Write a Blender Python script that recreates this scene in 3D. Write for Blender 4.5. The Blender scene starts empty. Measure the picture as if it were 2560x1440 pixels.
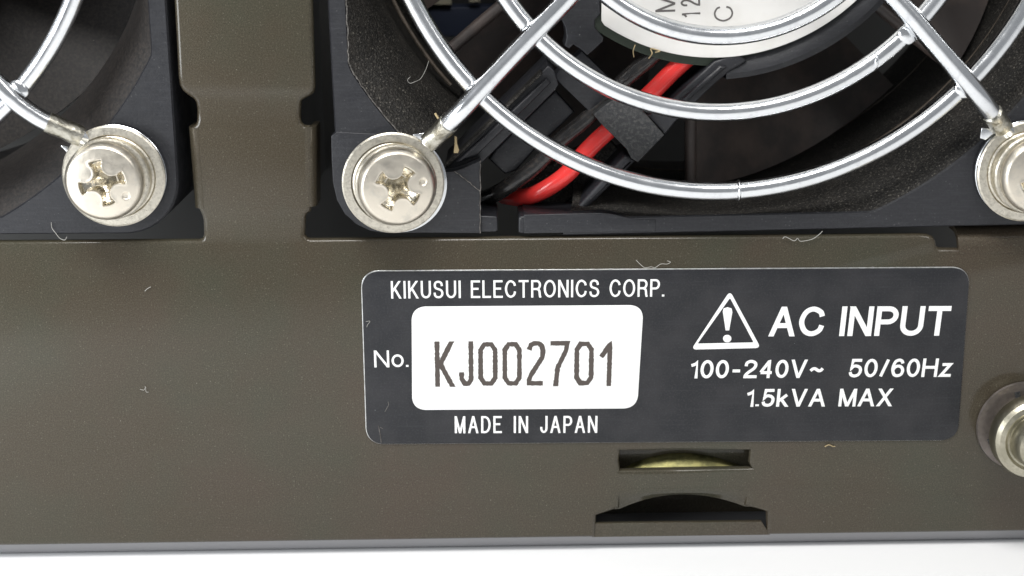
import bpy, bmesh, math, random
from math import sin, cos, pi, radians, hypot
from mathutils import Vector, Matrix
random.seed(7)
sc = bpy.context.scene
COL = sc.collection
# one scene unit is 3.2 mm (the fans are 60 mm across)
sc.unit_settings.system = 'METRIC'
sc.unit_settings.scale_length = 0.0032

# ------------------------------------------------------------------ camera
PITCH, YAW, ROLL, DIST, FPX = 0.2703878575, 0.0094374842, -0.0037843283, 36.0, 3600.0
def axes():
    cp, sp, cy, sy, cr, sr = cos(PITCH), sin(PITCH), cos(YAW), sin(YAW), cos(ROLL), sin(ROLL)
    f = Vector((sy*cp, cy*cp, -sp)); r = Vector((cy, -sy, 0)); u = r.cross(f)
    return r*cr + u*sr, -r*sr + u*cr, f
RT, UP, FW = axes()
CAMP = -FW*DIST
cam_d = bpy.data.cameras.new('camera'); cam = bpy.data.objects.new('camera', cam_d); COL.objects.link(cam)
m3 = Matrix((RT, UP, -FW)).transposed()
cam.matrix_world = Matrix.Translation(CAMP) @ m3.to_4x4()
cam_d.sensor_width = 36; cam_d.lens = FPX/2560*36; cam_d.clip_start = 0.5; cam_d.clip_end = 2000
cam_d.dof.use_dof = True; cam_d.dof.focus_distance = 35.6; cam_d.dof.aperture_fstop = 0.16
sc.camera = cam

# ------------------------------------------------------------------ world, lamps, exposure
w = bpy.data.worlds.new('World'); sc.world = w; w.use_nodes = True
bg = w.node_tree.nodes['Background']; bg.inputs[0].default_value = (0.93, 0.96, 1.0, 1); bg.inputs[1].default_value = 0.31
def area(name, loc, target, sx, sy, power, col=(1, 1, 1)):
    d = bpy.data.lights.new(name, 'AREA'); d.shape = 'RECTANGLE'; d.size = sx; d.size_y = sy; d.energy = power; d.color = col
    o = bpy.data.objects.new(name, d); COL.objects.link(o); o.location = loc
    o.rotation_euler = (Vector(target) - Vector(loc)).to_track_quat('-Z', 'Y').to_euler()
    return o
area('ceiling_lamp', (-8, -34, 62), (0, 0, 0), 46, 16, 49000, (1, 0.985, 0.96))
area('left_softbox', (-40, -24, 8), (-10, 0, -4), 18, 18, 12500, (0.94, 0.97, 1))  # added unseen softbox, close enough that its falloff brightens the panel's left
area('side_lamp', (44, -40, 48), (6, 0, 0), 10, 30, 7000, (1, 0.98, 0.95))
sc.view_settings.view_transform = 'Standard'; sc.view_settings.look = 'None'
sc.view_settings.exposure = 0.0; sc.view_settings.gamma = 1.0

# ------------------------------------------------------------------ helpers
def P(x, y, h=0.0):
    """point of the place seen at photo pixel x,y on the plane that lies h in front of the rear panel"""
    d = FW*FPX + RT*(x-1280) - UP*(y-720)
    t = (-h - CAMP.y)/d.y
    return CAMP + d*t
def P2(x, y, h=0.0):
    p = P(x, y, h); return (p.x, p.z)
def pts2(l, h=0.0): return [P2(a, b, h) for a, b in l]

def new_obj(name, me, mat, parent=None, loc=(0, 0, 0), rot=(0, 0, 0), label=None, kind=None):
    if mat and not me.materials: me.materials.append(mat)
    o = bpy.data.objects.new(name, me); COL.objects.link(o)
    o.location = loc; o.rotation_euler = rot
    if parent: set_parent(o, parent)
    if label: o['label'] = label
    if kind: o['kind'] = kind
    return o
def set_parent(o, p):
    o.parent = p
    pm = Matrix.LocRotScale(p.location, p.rotation_euler, p.scale)
    o.matrix_parent_inverse = pm.inverted()
def empty(name, loc, parent=None, label=None):
    o = bpy.data.objects.new(name, None); COL.objects.link(o); o.location = loc; o.empty_display_size = 0.5
    if parent: set_parent(o, parent)
    if label: o['label'] = label
    return o
def finish(bm, ang=35, normals=True):
    if normals: bmesh.ops.recalc_face_normals(bm, faces=bm.faces)
    me = bpy.data.meshes.new('mesh'); bm.to_mesh(me); bm.free()
    me.shade_smooth(); me.set_sharp_from_angle(angle=radians(ang))
    return me
def plate_mesh(loops, h, thick, bevel=0.02, res=2, ang=50):
    """a flat solid from 2D loops (outline and holes) in panel coordinates; front at h, real thickness behind it"""
    cu = bpy.data.curves.new('c', 'CURVE'); cu.dimensions = '2D'; cu.fill_mode = 'BOTH'
    for lp in loops:
        s = cu.splines.new('POLY'); s.points.add(len(lp)-1); s.use_cyclic_u = True
        for p, q in zip(s.points, lp): p.co = (q[0], q[1], 0, 1)
    bevel = min(bevel, thick*0.45)
    cu.extrude = max(thick/2 - bevel, 0.0); cu.bevel_depth = bevel; cu.bevel_resolution = res; cu.offset = -bevel
    o = bpy.data.objects.new('t', cu); COL.objects.link(o)
    dg = bpy.context.evaluated_depsgraph_get()
    me = bpy.data.meshes.new_from_object(o.evaluated_get(dg))
    bpy.data.objects.remove(o); bpy.data.curves.remove(cu)
    for v in me.vertices:
        x, y, z = v.co; v.co = (x, -(h - thick/2 + z), y)
    bm = bmesh.new(); bm.from_mesh(me); bpy.data.meshes.remove(me)
    bmesh.ops.remove_doubles(bm, verts=bm.verts, dist=1e-4)
    return finish(bm, ang)
def plate(name, loops, h, thick, mat, parent, bevel=0.02, **k):
    return new_obj(name, plate_mesh(loops, h, thick, bevel), mat, parent, **k)
def plate_px(name, px, h, thick, mat, parent, bevel=0.02, **k):
    return plate(name, [pts2(px, h)], h, thick, mat, parent, bevel, **k)
def cat(pts, n=8, closed=False):
    out = []; N = len(pts); pts = [Vector(p) for p in pts]
    rng = range(N if closed else N-1)
    for i in rng:
        g = (lambda k: pts[k % N]) if closed else (lambda k: pts[max(0, min(N-1, k))])
        a, b, c, d = g(i-1), g(i), g(i+1), g(i+2)
        for j in range(n):
            t = j/n
            out.append(0.5*((2*b) + (c-a)*t + (2*a-5*b+4*c-d)*t*t + (-a+3*b-3*c+d)*t**3))
    if not closed: out.append(pts[-1])
    return out
def add_tube(bm, pts, rad, seg=12, closed=False, caps=True, flat=None):
    pts = [Vector(p) for p in pts]; N = len(pts); rings = []
    prev = None
    for i, p in enumerate(pts):
        a = pts[(i-1) % N] if closed or i else pts[0]; b = pts[(i+1) % N] if closed or i < N-1 else pts[-1]
        t = (b-a).normalized()
        if prev is None:
            n = t.cross(Vector((0, 1, 0)));
            if n.length < 1e-3: n = t.cross(Vector((1, 0, 0)))
            n.normalize()
        else:
            n = (prev - t*prev.dot(t)).normalized()
        prev = n; b2 = t.cross(n)
        r = rad(i/(N-1 if N > 1 else 1)) if callable(rad) else rad
        fx, fy = (flat(i/(N-1)) if flat else (1, 1))
        rings.append([bm.verts.new(p + n*cos(2*pi*k/seg)*r*fx + b2*sin(2*pi*k/seg)*r*fy) for k in range(seg)])
    for i in range(N if closed else N-1):
        A, B = rings[i], rings[(i+1) % N]
        for k in range(seg): bm.faces.new((A[k], A[(k+1) % seg], B[(k+1) % seg], B[k]))
    if caps and not closed:
        bm.faces.new(rings[0]); bm.faces.new(rings[-1][::-1])
def tube(name, pts, rad, mat, parent=None, seg=12, smooth=8, closed=False, flat=None, **k):
    bm = bmesh.new(); add_tube(bm, cat(pts, smooth, closed) if smooth else pts, rad, seg, closed, flat=flat)
    return new_obj(name, finish(bm, 60), mat, parent, **k)
def lathe(prof, seg=72, cx=0, cz=0, ang=35, a0=0, a1=360):
    """profile of (radius, h) turned round the axis that points out of the panel"""
    bm = bmesh.new(); rings = []
    for r, h in prof:
        if r < 1e-5: rings.append([bm.verts.new((cx, -h, cz))])
        else: rings.append([bm.verts.new((cx + r*cos(radians(a0+(a1-a0)*k/seg)), -h, cz + r*sin(radians(a0+(a1-a0)*k/seg)))) for k in range(seg if a1-a0 >= 360 else seg+1)])
    for A, B in zip(rings, rings[1:]):
        for k in range(seg):
            q = (k+1) % seg if a1-a0 >= 360 else k+1
            if len(A) == 1 and len(B) == 1: continue
            if len(A) == 1: bm.faces.new((A[0], B[q], B[k]))
            elif len(B) == 1: bm.faces.new((A[k], A[q], B[0]))
            else: bm.faces.new((A[k], A[q], B[q], B[k]))
    return finish(bm, ang)
def rrect(x0, z0, x1, z1, r, n=8):
    out = []
    for cx, cz, a in ((x1-r, z1-r, 0), (x0+r, z1-r, 90), (x0+r, z0+r, 180), (x1-r, z0+r, 270)):
        for i in range(n+1):
            t = radians(a + 90*i/n); out.append((cx + r*cos(t), cz + r*sin(t)))
    return out
def rquad(c, r, n=8):
    """rounded quadrilateral, corners in order"""
    out = []; c = [Vector(p) for p in c]; N = len(c)
    for i in range(N):
        p, a, b = c[i], c[i-1], c[(i+1) % N]
        u = p + (a-p).normalized()*r; v = p + (b-p).normalized()*r
        for k in range(n+1):
            t = k/n; out.append(tuple(u*(1-t)**2 + p*2*t*(1-t)*0.86 + p*0 + v*t*t + (u+v)*0.5*2*t*(1-t)*0.14))
    return out

# ------------------------------------------------------------------ materials
def mat(name, base, rough=0.5, metal=0.0, spec=0.5, noise=None, bump=None, speck=None, coat=0, rvar=None, streak=None):
    """noise: (scale, colour2, low, high)   bump: (scale, strength, distance)   speck: (scale, size, density, colour)"""
    m = bpy.data.materials.new(name); m.use_nodes = True; nt = m.node_tree; N = nt.nodes; L = nt.links
    b = N['Principled BSDF']
    b.inputs['Base Color'].default_value = (*base, 1); b.inputs['Roughness'].default_value = rough
    b.inputs['Metallic'].default_value = metal; b.inputs['Specular IOR Level'].default_value = spec
    b.inputs['Coat Weight'].default_value = coat; b.inputs['Coat Roughness'].default_value = 0.11
    g = N.new('ShaderNodeNewGeometry'); pos = g.outputs['Position']
    colsock = None
    def mix(fac, a, c):
        x = N.new('ShaderNodeMix'); x.data_type = 'RGBA'
        L.new(fac, x.inputs[0])
        if a is None: x.inputs[6].default_value = (*base, 1)
        else: L.new(a, x.inputs[6])
        x.inputs[7].default_value = (*c, 1)
        return x.outputs[2]
    def ramp(sock, lo, hi):
        r = N.new('ShaderNodeMapRange'); r.inputs[1].default_value = lo; r.inputs[2].default_value = hi; L.new(sock, r.inputs[0]); return r.outputs[0]
    def noisetex(scale, detail=4, vec=None, rough_=0.6):
        t = N.new('ShaderNodeTexNoise'); t.inputs['Scale'].default_value = scale; t.inputs['Detail'].default_value = detail
        t.inputs['Roughness'].default_value = rough_
        L.new(vec or pos, t.inputs['Vector']); return t.outputs['Fac']
    if noise:
        for (s, c2, lo, hi) in noise:
            colsock = mix(ramp(noisetex(s), lo, hi), colsock, c2)
    if streak:
        s, vecs, c2, lo, hi = streak
        mp = N.new('ShaderNodeMapping'); mp.inputs['Scale'].default_value = vecs; L.new(pos, mp.inputs['Vector'])
        colsock = mix(ramp(noisetex(s, 5, mp.outputs[0]), lo, hi), colsock, c2)
    if speck:
        for (s, size, dens, c2) in speck:
            v = N.new('ShaderNodeTexVoronoi'); v.inputs['Scale'].default_value = s
            n2 = N.new('ShaderNodeMixRGB'); n2.blend_type = 'ADD'; n2.inputs[0].default_value = 0.09/s*3
            nn = N.new('ShaderNodeTexNoise'); nn.inputs['Scale'].default_value = s*2.2; L.new(pos, nn.inputs['Vector'])
            L.new(pos, n2.inputs[1]); L.new(nn.outputs['Color'], n2.inputs[2]); L.new(n2.outputs[0], v.inputs['Vector'])
            d = ramp(v.outputs['Distance'], size, size*0.45)
            sp = N.new('ShaderNodeSeparateColor'); L.new(v.outputs['Color'], sp.inputs[0])
            k = ramp(sp.outputs[0], 1-dens, 1-dens+0.12)
            mu = N.new('ShaderNodeMath'); mu.operation = 'MULTIPLY'; L.new(d, mu.inputs[0]); L.new(k, mu.inputs[1])
            colsock = mix(mu.outputs[0], colsock, c2)
    if colsock: L.new(colsock, b.inputs['Base Color'])
    if rvar:
        s, lo, hi = rvar
        r = N.new('ShaderNodeMapRange'); r.inputs[1].default_value = 0.3; r.inputs[2].default_value = 0.7
        r.inputs[3].default_value = lo; r.inputs[4].default_value = hi
        L.new(noisetex(s, 5), r.inputs[0]); L.new(r.outputs[0], b.inputs['Roughness'])
    if bump:
        prev = None
        for (s, st, dist) in bump:
            bp = N.new('ShaderNodeBump'); bp.inputs['Strength'].default_value = st; bp.inputs['Distance'].default_value = dist
            L.new(noisetex(s, 3), bp.inputs['Height'])
            if prev: L.new(prev, bp.inputs['Normal'])
            prev = bp.outputs[0]
        L.new(prev, b.inputs['Normal'])
    return m
M = {}
M['paint'] = mat('olive_brown_paint', (0.057, 0.046, 0.0300), 0.34, 0.12, 0.10, coat=0.62,
    noise=[(0.16, (0.051, 0.051, 0.034), 0.42, 0.60), (0.13, (0.063, 0.047, 0.033), 0.50, 0.66), (26, (0.088, 0.076, 0.056), 0.46, 0.74), (44, (0.028, 0.024, 0.016), 0.5, 0.7)],
    streak=(1.5, (0.35, 1, 2.2), (0.062, 0.054, 0.038), 0.58, 0.84),
    bump=[(22, 0.4, 0.025), (6, 0.12, 0.02)], rvar=(0.45, 0.28, 0.44),
    speck=[(5.5, 0.10, 0.11, (0.20, 0.188, 0.155)), (2.2, 0.045, 0.12, (0.30, 0.28, 0.24)), (15, 0.25, 0.22, (0.11, 0.10, 0.078))])
M['edgepaint'] = mat('grey_bottom_cover', (0.19, 0.19, 0.198), 0.35, 0.1, 0.5, coat=0.3, noise=[(3, (0.19, 0.19, 0.20), 0.4, 0.7)])
M['flange'] = mat('black_plastic', (0.014, 0.0145, 0.018), 0.42, 0, 0.5,
    noise=[(14, (0.022, 0.023, 0.026), 0.45, 0.75)], streak=(6, (0.25, 1, 3.2), (0.028, 0.029, 0.034), 0.5, 0.8),
    bump=[(18, 0.25, 0.02)], speck=[(3.5, 0.07, 0.22, (0.20, 0.20, 0.19)), (10, 0.2, 0.3, (0.06, 0.06, 0.062))], rvar=(3, 0.36, 0.55))
M['rough'] = mat('dusty_black_plastic', (0.012, 0.011, 0.010), 0.62, 0, 0.35,
    noise=[(2, (0.024, 0.021, 0.018), 0.45, 0.75), (18, (0.075, 0.07, 0.06), 0.50, 0.76)], bump=[(15, 0.9, 0.06)],
    speck=[(7, 0.2, 0.45, (0.13, 0.12, 0.10)), (14, 0.28, 0.5, (0.13, 0.12, 0.105))])
M['duct'] = mat('duct_plastic', (0.016, 0.0145, 0.014), 0.55, 0, 0.4, noise=[(13, (0.038, 0.032, 0.028), 0.4, 0.7)],
    bump=[(9, 0.3, 0.03)], speck=[(4, 0.06, 0.25, (0.14, 0.12, 0.1))])
M['blade'] = mat('blade_plastic', (0.045, 0.038, 0.036), 0.45, 0, 0.5, noise=[(0.8, (0.095, 0.072, 0.062), 0.4, 0.7)], bump=[(12, 0.2, 0.02)],
    speck=[(5, 0.06, 0.2, (0.12, 0.11, 0.1))])
M['clip'] = mat('speckled_black_plastic', (0.020, 0.021, 0.023), 0.5, 0, 0.5, bump=[(22, 0.6, 0.04)],
    noise=[(12, (0.10, 0.098, 0.09), 0.50, 0.72), (6, (0.045, 0.045, 0.045), 0.45, 0.7)])
M['chrome'] = mat('chrome_wire', (0.82, 0.84, 0.86), 0.14, 1, 0.5, noise=[(5, (0.70, 0.71, 0.74), 0.56, 0.74)], bump=[(2.5, 0.10, 0.04)],
    speck=[(4, 0.07, 0.16, (0.35, 0.27, 0.18)), (9, 0.12, 0.14, (0.5, 0.47, 0.4))], rvar=(2.5, 0.13, 0.26))
M['weld'] = mat('weld_metal', (0.55, 0.53, 0.46), 0.3, 1, bump=[(7, 0.6, 0.045)], noise=[(7, (0.3, 0.28, 0.22), 0.45, 0.7)])
M['nickel'] = mat('nickel_plate', (0.68, 0.64, 0.55), 0.34, 1, 0.5, noise=[(11, (0.50, 0.47, 0.40), 0.45, 0.7)],
    bump=[(20, 0.35, 0.02)], speck=[(7, 0.13, 0.3, (0.40, 0.37, 0.3))], rvar=(6, 0.26, 0.45))
M['head'] = mat('screw_head_nickel', (0.78, 0.72, 0.615), 0.34, 1, 0.5, noise=[(3.0, (0.60, 0.57, 0.50), 0.5, 0.75)],
    bump=[(12, 0.12, 0.02)], rvar=(4, 0.30, 0.44))
M['recess'] = mat('reflection_toned_recess', (0.74, 0.70, 0.60), 0.22, 1, 0.5, noise=[(7, (0.48, 0.44, 0.36), 0.45, 0.65)], bump=[(6, 0.3, 0.04)])  # browner nickel: dark reflections inside the recess are put into the colour
M['knob'] = mat('tarnished_nickel', (0.36, 0.34, 0.265), 0.34, 1, 0.5, noise=[(1.6, (0.50, 0.47, 0.38), 0.45, 0.65), (9, (0.33, 0.31, 0.24), 0.5, 0.75)], bump=[(14, 0.2, 0.02)])
M['worn'] = mat('worn_plastic_edge', (0.15, 0.14, 0.13), 0.6, noise=[(9, (0.05, 0.045, 0.04), 0.4, 0.6)])
M['rimtan'] = mat('dusty_rim', (0.10, 0.08, 0.062), 0.5, noise=[(4, (0.05, 0.04, 0.03), 0.4, 0.7)])
M['darkwasher'] = mat('dull_bronze_washer', (0.20, 0.175, 0.16), 0.42, 0.7, 0.5, noise=[(4, (0.13, 0.115, 0.105), 0.4, 0.7)], bump=[(10, 0.2, 0.02)])
M['label'] = mat('black_label_foil', (0.015, 0.016, 0.019), 0.42, 0.12, 0.4, noise=[(1.0, (0.026, 0.026, 0.029), 0.4, 0.65), (22, (0.043, 0.044, 0.048), 0.5, 0.8)],
    streak=(5, (0.12, 1, 4), (0.033, 0.034, 0.039), 0.55, 0.85), speck=[(3.2, 0.045, 0.2, (0.25, 0.25, 0.26))])
M['labeledge'] = mat('bright_foil_edge', (0.75, 0.76, 0.76), 0.3, 1, noise=[(6, (0.45, 0.45, 0.42), 0.4, 0.7)])
M['white'] = mat('white_print', (0.90, 0.90, 0.89), 0.5, 0, 0.4, noise=[(3, (0.86, 0.86, 0.85), 0.4, 0.7)])
M['ink'] = mat('brown_black_ink', (0.075, 0.060, 0.052), 0.55)
M['hubink'] = mat('grey_ink', (0.13, 0.12, 0.115), 0.55)
M['sticker'] = mat('hub_sticker_paper', (0.80, 0.785, 0.755), 0.5, 0, 0.4, noise=[(1.2, (0.74, 0.72, 0.68), 0.45, 0.75)], bump=[(4, 0.05, 0.02)])
M['green'] = mat('dark_green_board', (0.028, 0.040, 0.026), 0.5)
M['red'] = mat('red_insulation', (0.74, 0.04, 0.036), 0.2, 0, 0.5, noise=[(5, (0.66, 0.055, 0.05), 0.45, 0.75)], bump=[(10, 0.2, 0.02)], speck=[(8, 0.1, 0.2, (0.4, 0.12, 0.1))])
M['blackwire'] = mat('black_insulation', (0.022, 0.021, 0.021), 0.18, 0, 0.5, bump=[(10, 0.3, 0.02)], noise=[(9, (0.055, 0.047, 0.04), 0.5, 0.75)])
M['brass'] = mat('yellow_chromate', (0.27, 0.25, 0.10), 0.42, 0.8, noise=[(3, (0.12, 0.115, 0.05), 0.4, 0.6)], streak=(4, (0.2, 1, 3), (0.34, 0.32, 0.15), 0.5, 0.75))
M['table'] = mat('white_tabletop', (0.91, 0.915, 0.92), 0.55, 0, 0.3, speck=[(0.8, 0.03, 0.2, (0.5, 0.5, 0.5))])
M['inner'] = mat('chassis_interior', (0.13, 0.13, 0.125), 0.7)
M['navy'] = mat('navy_component', (0.030, 0.040, 0.075), 0.5)
M['cream'] = mat('cream_connector', (0.62, 0.58, 0.44), 0.5)
M['lint'] = mat('grey_lint', (0.42, 0.41, 0.38), 0.8)
M['straw'] = mat('straw_bristle', (0.42, 0.33, 0.18), 0.7)

# ------------------------------------------------------------------ table (the setting)
tz = -7.28
bm = bmesh.new()
bmesh.ops.create_grid(bm, x_segments=2, y_segments=2, size=1)
for v in bm.verts: v.co = (v.co.x*110, v.co.y*75 - 25, v.co.z)
me = finish(bm)
o = new_obj('tabletop', me, M['table'], loc=(0, 0, tz), rot=(0, -0.0071, 0), kind='structure')
o['label'] = 'white table surface in front of and under the power supply'

# ------------------------------------------------------------------ the unit
psu = empty('power_supply', (0, 0, tz+0.05))
psu['label'] = 'olive brown power supply rear panel with two guarded cooling fans and black rating label'
psu['category'] = 'power supply'

# rear panel -----------------------------------------------------------------
def arcpx(x0, y0, xm, ym, x1, y1, n=14):
    """smooth curve through three pixel points"""
    out = []
    cx, cy = 2*xm - (x0+x1)/2, 2*ym - (y0+y1)/2
    for i in range(n+1):
        t = i/n; out.append(((1-t)**2*x0 + 2*t*(1-t)*cx + t*t*x1, (1-t)**2*y0 + 2*t*(1-t)*cy + t*t*y1))
    return out
zl, zr = -6.89, -6.705
def zbot(x): return zl + (zr-zl)*(x+13.44)/26.9
nx0, nx1 = P2(1489, 1345)[0], P2(1918, 1335)[0]      # the lower slot is open to the bottom edge
outline = [(-20, zbot(-20)-.05), (nx0, zbot(nx0)-.05)] + pts2([(1491, 1291), (1549, 1272), (1551, 1233), (1868, 1228), (1862, 1266), (1917, 1281)]) + [(nx1, zbot(nx1)-.05), (22, zbot(22)-.05)]
outline += [(22, 20), (14.6, 20)]
tr = pts2([(2545, 623), (2397, 623), (2350, 622), (2343, 617), (2341, 604), (2334, 593), (2322, 587.5), (2300, 586)])
outline += [(14.6, tr[0][1])] + tr
outline += pts2([(2000, 589), (1500, 592), (1000, 596.5), (775, 598.5), (767, 597), (761, 588), (763, 545), (766, 536), (775, 531), (777, 522),
                 (775, 315), (760, 315), (752, 307), (750, 292), (751, 262), (753, 252), (764, 245), (778, 238), (785, 229), (787, 216), (784, 120), (781, 0)])
outline += [(P2(779, -120)[0], 20), (P2(430, -120)[0], 20)]
outline += pts2([(434, 0), (440, 110), (444, 190), (447, 212), (455, 228), (470, 240), (482, 248), (488, 256), (491, 272), (491, 300), (489, 310), (480, 317),
                 (484, 400), (496, 524), (503, 538), (507, 552), (508, 588), (505, 597), (496, 600.5), (300, 602), (0, 604)])
outline += [(-14.5, 1.30), (-20, 1.32)]
# slots
slot1 = pts2([(1551, 1129), (1700, 1126), (1876, 1128), (1872, 1158), (1880, 1172), (1700, 1174), (1551, 1178), (1548, 1150)])
arc = arcpx(1549, 1272, 1703, 1236, 1862, 1266)
plate('rear_panel', [outline, slot1], 0.0, 0.30, M['paint'], psu, bevel=0.12)
panel = bpy.data.objects['rear_panel']

def bend_strip(A, B, out, r, back, t=0.14, nseg=10, sweep=90):
    """sheet metal folded back from the line A-B; out is the direction it folds over"""
    A, B, out = Vector(A), Vector(B), Vector(out).normalized()
    bm = bmesh.new(); prof = []
    for i in range(nseg+1):
        a = radians(sweep*i/nseg); prof.append((r*sin(a), r*(1-cos(a))))
    e = prof[-1]; a = radians(sweep); prof.append((e[0] + back*cos(a), e[1] + back*sin(a)))
    inner = []
    for i in range(nseg+1):
        a = radians(sweep*i/nseg); inner.append(((r-t)*sin(a), r-(r-t)*cos(a)))
    e2 = inner[-1]; inner.append((e2[0] + back*cos(a), e2[1] + back*sin(a)))
    prof = prof + inner[::-1]
    cols = []
    for Q in (A, B):
        cols.append([bm.verts.new(Q + out*u + Vector((0, v, 0))) for u, v in prof])
    n = len(prof)
    for k in range(n): bm.faces.new((cols[0][k], cols[0][(k+1) % n], cols[1][(k+1) % n], cols[1][k]))
    bm.faces.new(cols[0]); bm.faces.new(cols[1][::-1])
    return finish(bm, 30)
e = 0.0
bm = bmesh.new()
prof = [(0.07, 0.04), (0.09, -0.03), (0.115, -0.07), (0.30, -0.34), (0.36, -0.40), (0.6, -0.42), (0.6, -0.20), (0.3, 0.04)]
ends = [[bm.verts.new((x, y, zbot(x)+z)) for y, z in prof] for x in (-20, 22)]
for k in range(8): bm.faces.new((ends[0][k], ends[0][(k+1) % 8], ends[1][(k+1) % 8], ends[1][k]))
bm.faces.new(ends[0]); bm.faces.new(ends[1][::-1])
new_obj('bottom_fold', finish(bm, 3), M['edgepaint'], psu)
bm = bmesh.new()
vb = [bm.verts.new(q) for q in ((-20, .62, zbot(-20)-.30), (22, .62, zbot(22)-.30), (22, 13, zbot(22)-.30), (-20, 13, zbot(-20)-.30),
                                (-20, .62, zbot(-20)-.22), (22, .62, zbot(22)-.22), (22, 13, zbot(22)-.22), (-20, 13, zbot(-20)-.22))]
for f in ((0, 1, 2, 3), (4, 7, 6, 5), (0, 4, 5, 1), (1, 5, 6, 2), (2, 6, 7, 3), (3, 7, 4, 0)): bm.faces.new([vb[i] for i in f])
new_obj('bottom_cover', finish(bm), M['edgepaint'], psu)
# folded side tabs of the post between the fans
a, b = P(482, 320), P(498, 522)
new_obj('folded_tab', bend_strip((a.x+.12, -0.004, a.z), (b.x+.12, -0.004, b.z), (-1, 0, 0), 0.26, 0.7), M['paint'], psu)
a, b = P(772, 318), P(774, 518)
new_obj('folded_tab', bend_strip((a.x-.10, -0.004, a.z), (b.x-.10, -0.004, b.z), (1, 0, 0), 0.26, 0.7), M['paint'], psu)
a = P(2397, 621)
new_obj('folded_tab', bend_strip((a.x, -0.006, a.z-0.14), (14.6, -0.006, a.z-0.12), (0, 0, 1), 0.60, 0.3), M['paint'], psu)

# embossed slope above the lower slot and dark pocket pieces
bm = bmesh.new()
top = [P(1551+(1868-1551)*i/14, 1233-5*i/14, 0) + Vector((0, -0.004, -0.01)) for i in range(15)]
up_ = [p + Vector((0, 0, 0.13)) for p in top]
low = [P(x, y, -0.17) for x, y in arc]
mid = [a.lerp(b, 0.5) + Vector((0, 0.012, 0)) for a, b in zip(top, low)]
back = [p + Vector((0, 0.14, 0)) for p in low]; backt = [p + Vector((0, 0.14, 0.02)) for p in top]
def wide(row):
    a, b = row[0], row[-1]
    e_ = 0.07 if row is low else 0.0
    return [Vector((a.x-.15, -0.004, a.z+e_))] + list(row) + [Vector((b.x+.15, -0.004, b.z+e_))]
rows = [[bm.verts.new(p) for p in wide(r)] for r in (up_, top, mid, low)]
for R1, R2 in zip(rows, rows[1:]):
    for i in range(16): bm.faces.new((R1[i], R1[i+1], R2[i+1], R2[i]))
new_obj('embossed_slope', finish(bm, 60), M['paint'], psu)
# lower shelf seen through the slot (the folded floor of the chassis)
plate_px('slot_lip', [(1486, 1309), (1560, 1308), (1730, 1306), (1904, 1304), (1925, 1337), (1480, 1343)], -0.06, 0.12, M['paint'], psu, bevel=0.01)
# recessed walls behind the two slots
bm = bmesh.new()
def box(bm, x0, y0, z0, x1, y1, z1):
    vs = [bm.verts.new((x, y, z)) for x in (x0, x1) for y in (y0, y1) for z in (z0, z1)]
    for f in ((0, 1, 3, 2), (4, 6, 7, 5), (0, 4, 5, 1), (2, 3, 7, 6), (0, 2, 6, 4), (1, 5, 7, 3)): bm.faces.new([vs[i] for i in f])
q0, q1 = P(1500, 1100), P(1930, 1350)
zs = P(1700, 1200).z
box(bm, q0.x-0.3, 0.62, zs, q1.x+0.3, 0.70, q0.z+0.3)
box(bm, q0.x-0.3, 1.9, q1.z-0.2, q1.x+0.3, 2.0, zs+0.3)
new_obj('slot_backing', finish(bm), M['paint'], psu)
# brass coloured catch behind the upper slot : bulged lens-shaped segment
bm = bmesh.new()
ar = arcpx(1560, 1178, 1705, 1139, 1862, 1176, 24)
n = len(ar); tops = [P(x, y, -0.42) for x, y in ar]; z0 = P(1705, 1192, -0.2)
grid = []
for i, t in enumerate(tops):
    col = []
    for j in range(7):
        s = j/6; zz = t.z + (z0.z - t.z)*s; yy = t.y - 0.30*sin(s*pi/2)*sin(pi*i/(n-1))**0.6
        col.append(bm.verts.new((t.x, yy, zz)))
    grid.append(col)
for i in range(n-1):
    for j in range(6): bm.faces.new((grid[i][j], grid[i+1][j], grid[i+1][j+1], grid[i][j+1]))
# back of it
bk = [bm.verts.new((t.x, 0.68, t.z)) for t in tops]; 
for i in range(n-1): bm.faces.new((grid[i][0], bk[i], bk[i+1], grid[i+1][0]))
new_obj('brass_catch', finish(bm, 60), M['brass'], psu)

# chassis interior -------------------------------------------------------------
inn = empty('chassis_interior', (0, 10, 0), psu)
bm = bmesh.new(); box(bm, -21, 13.0, -7, 23, 13.2, 21)
new_obj('back_wall', finish(bm), M['inner'], inn)
bm = bmesh.new(); box(bm, -6.3, 0.3, 0.6, -6.1, 13, 20)
new_obj('divider', finish(bm), M['inner'], inn)
def pxbox(name, x0, y0, x1, y1, h, depth, m, bev=0.05):
    return plate_px(name, [(x0, y0), (x1, y0), (x1, y1), (x0, y1)], h, depth, m, inn, bevel=bev)
pxbox('component_block', 1010, 18, 1262, 92, -10, 1.5, M['navy'])
pxbox('connector', 960, -60, 1128, 13, -9.8, 1.0, M['cream'])
pxbox('connector', 1172, -60, 1200, 7, -9.8, 1.0, M['cream'])
pxbox('connector', 1050, 132, 1092, 176, -9.3, 0.6, M['cream'], 0.2)
pxbox('component_block', 955, 30, 1012, 120, -10.2, 1.0, M['navy'])

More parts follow.
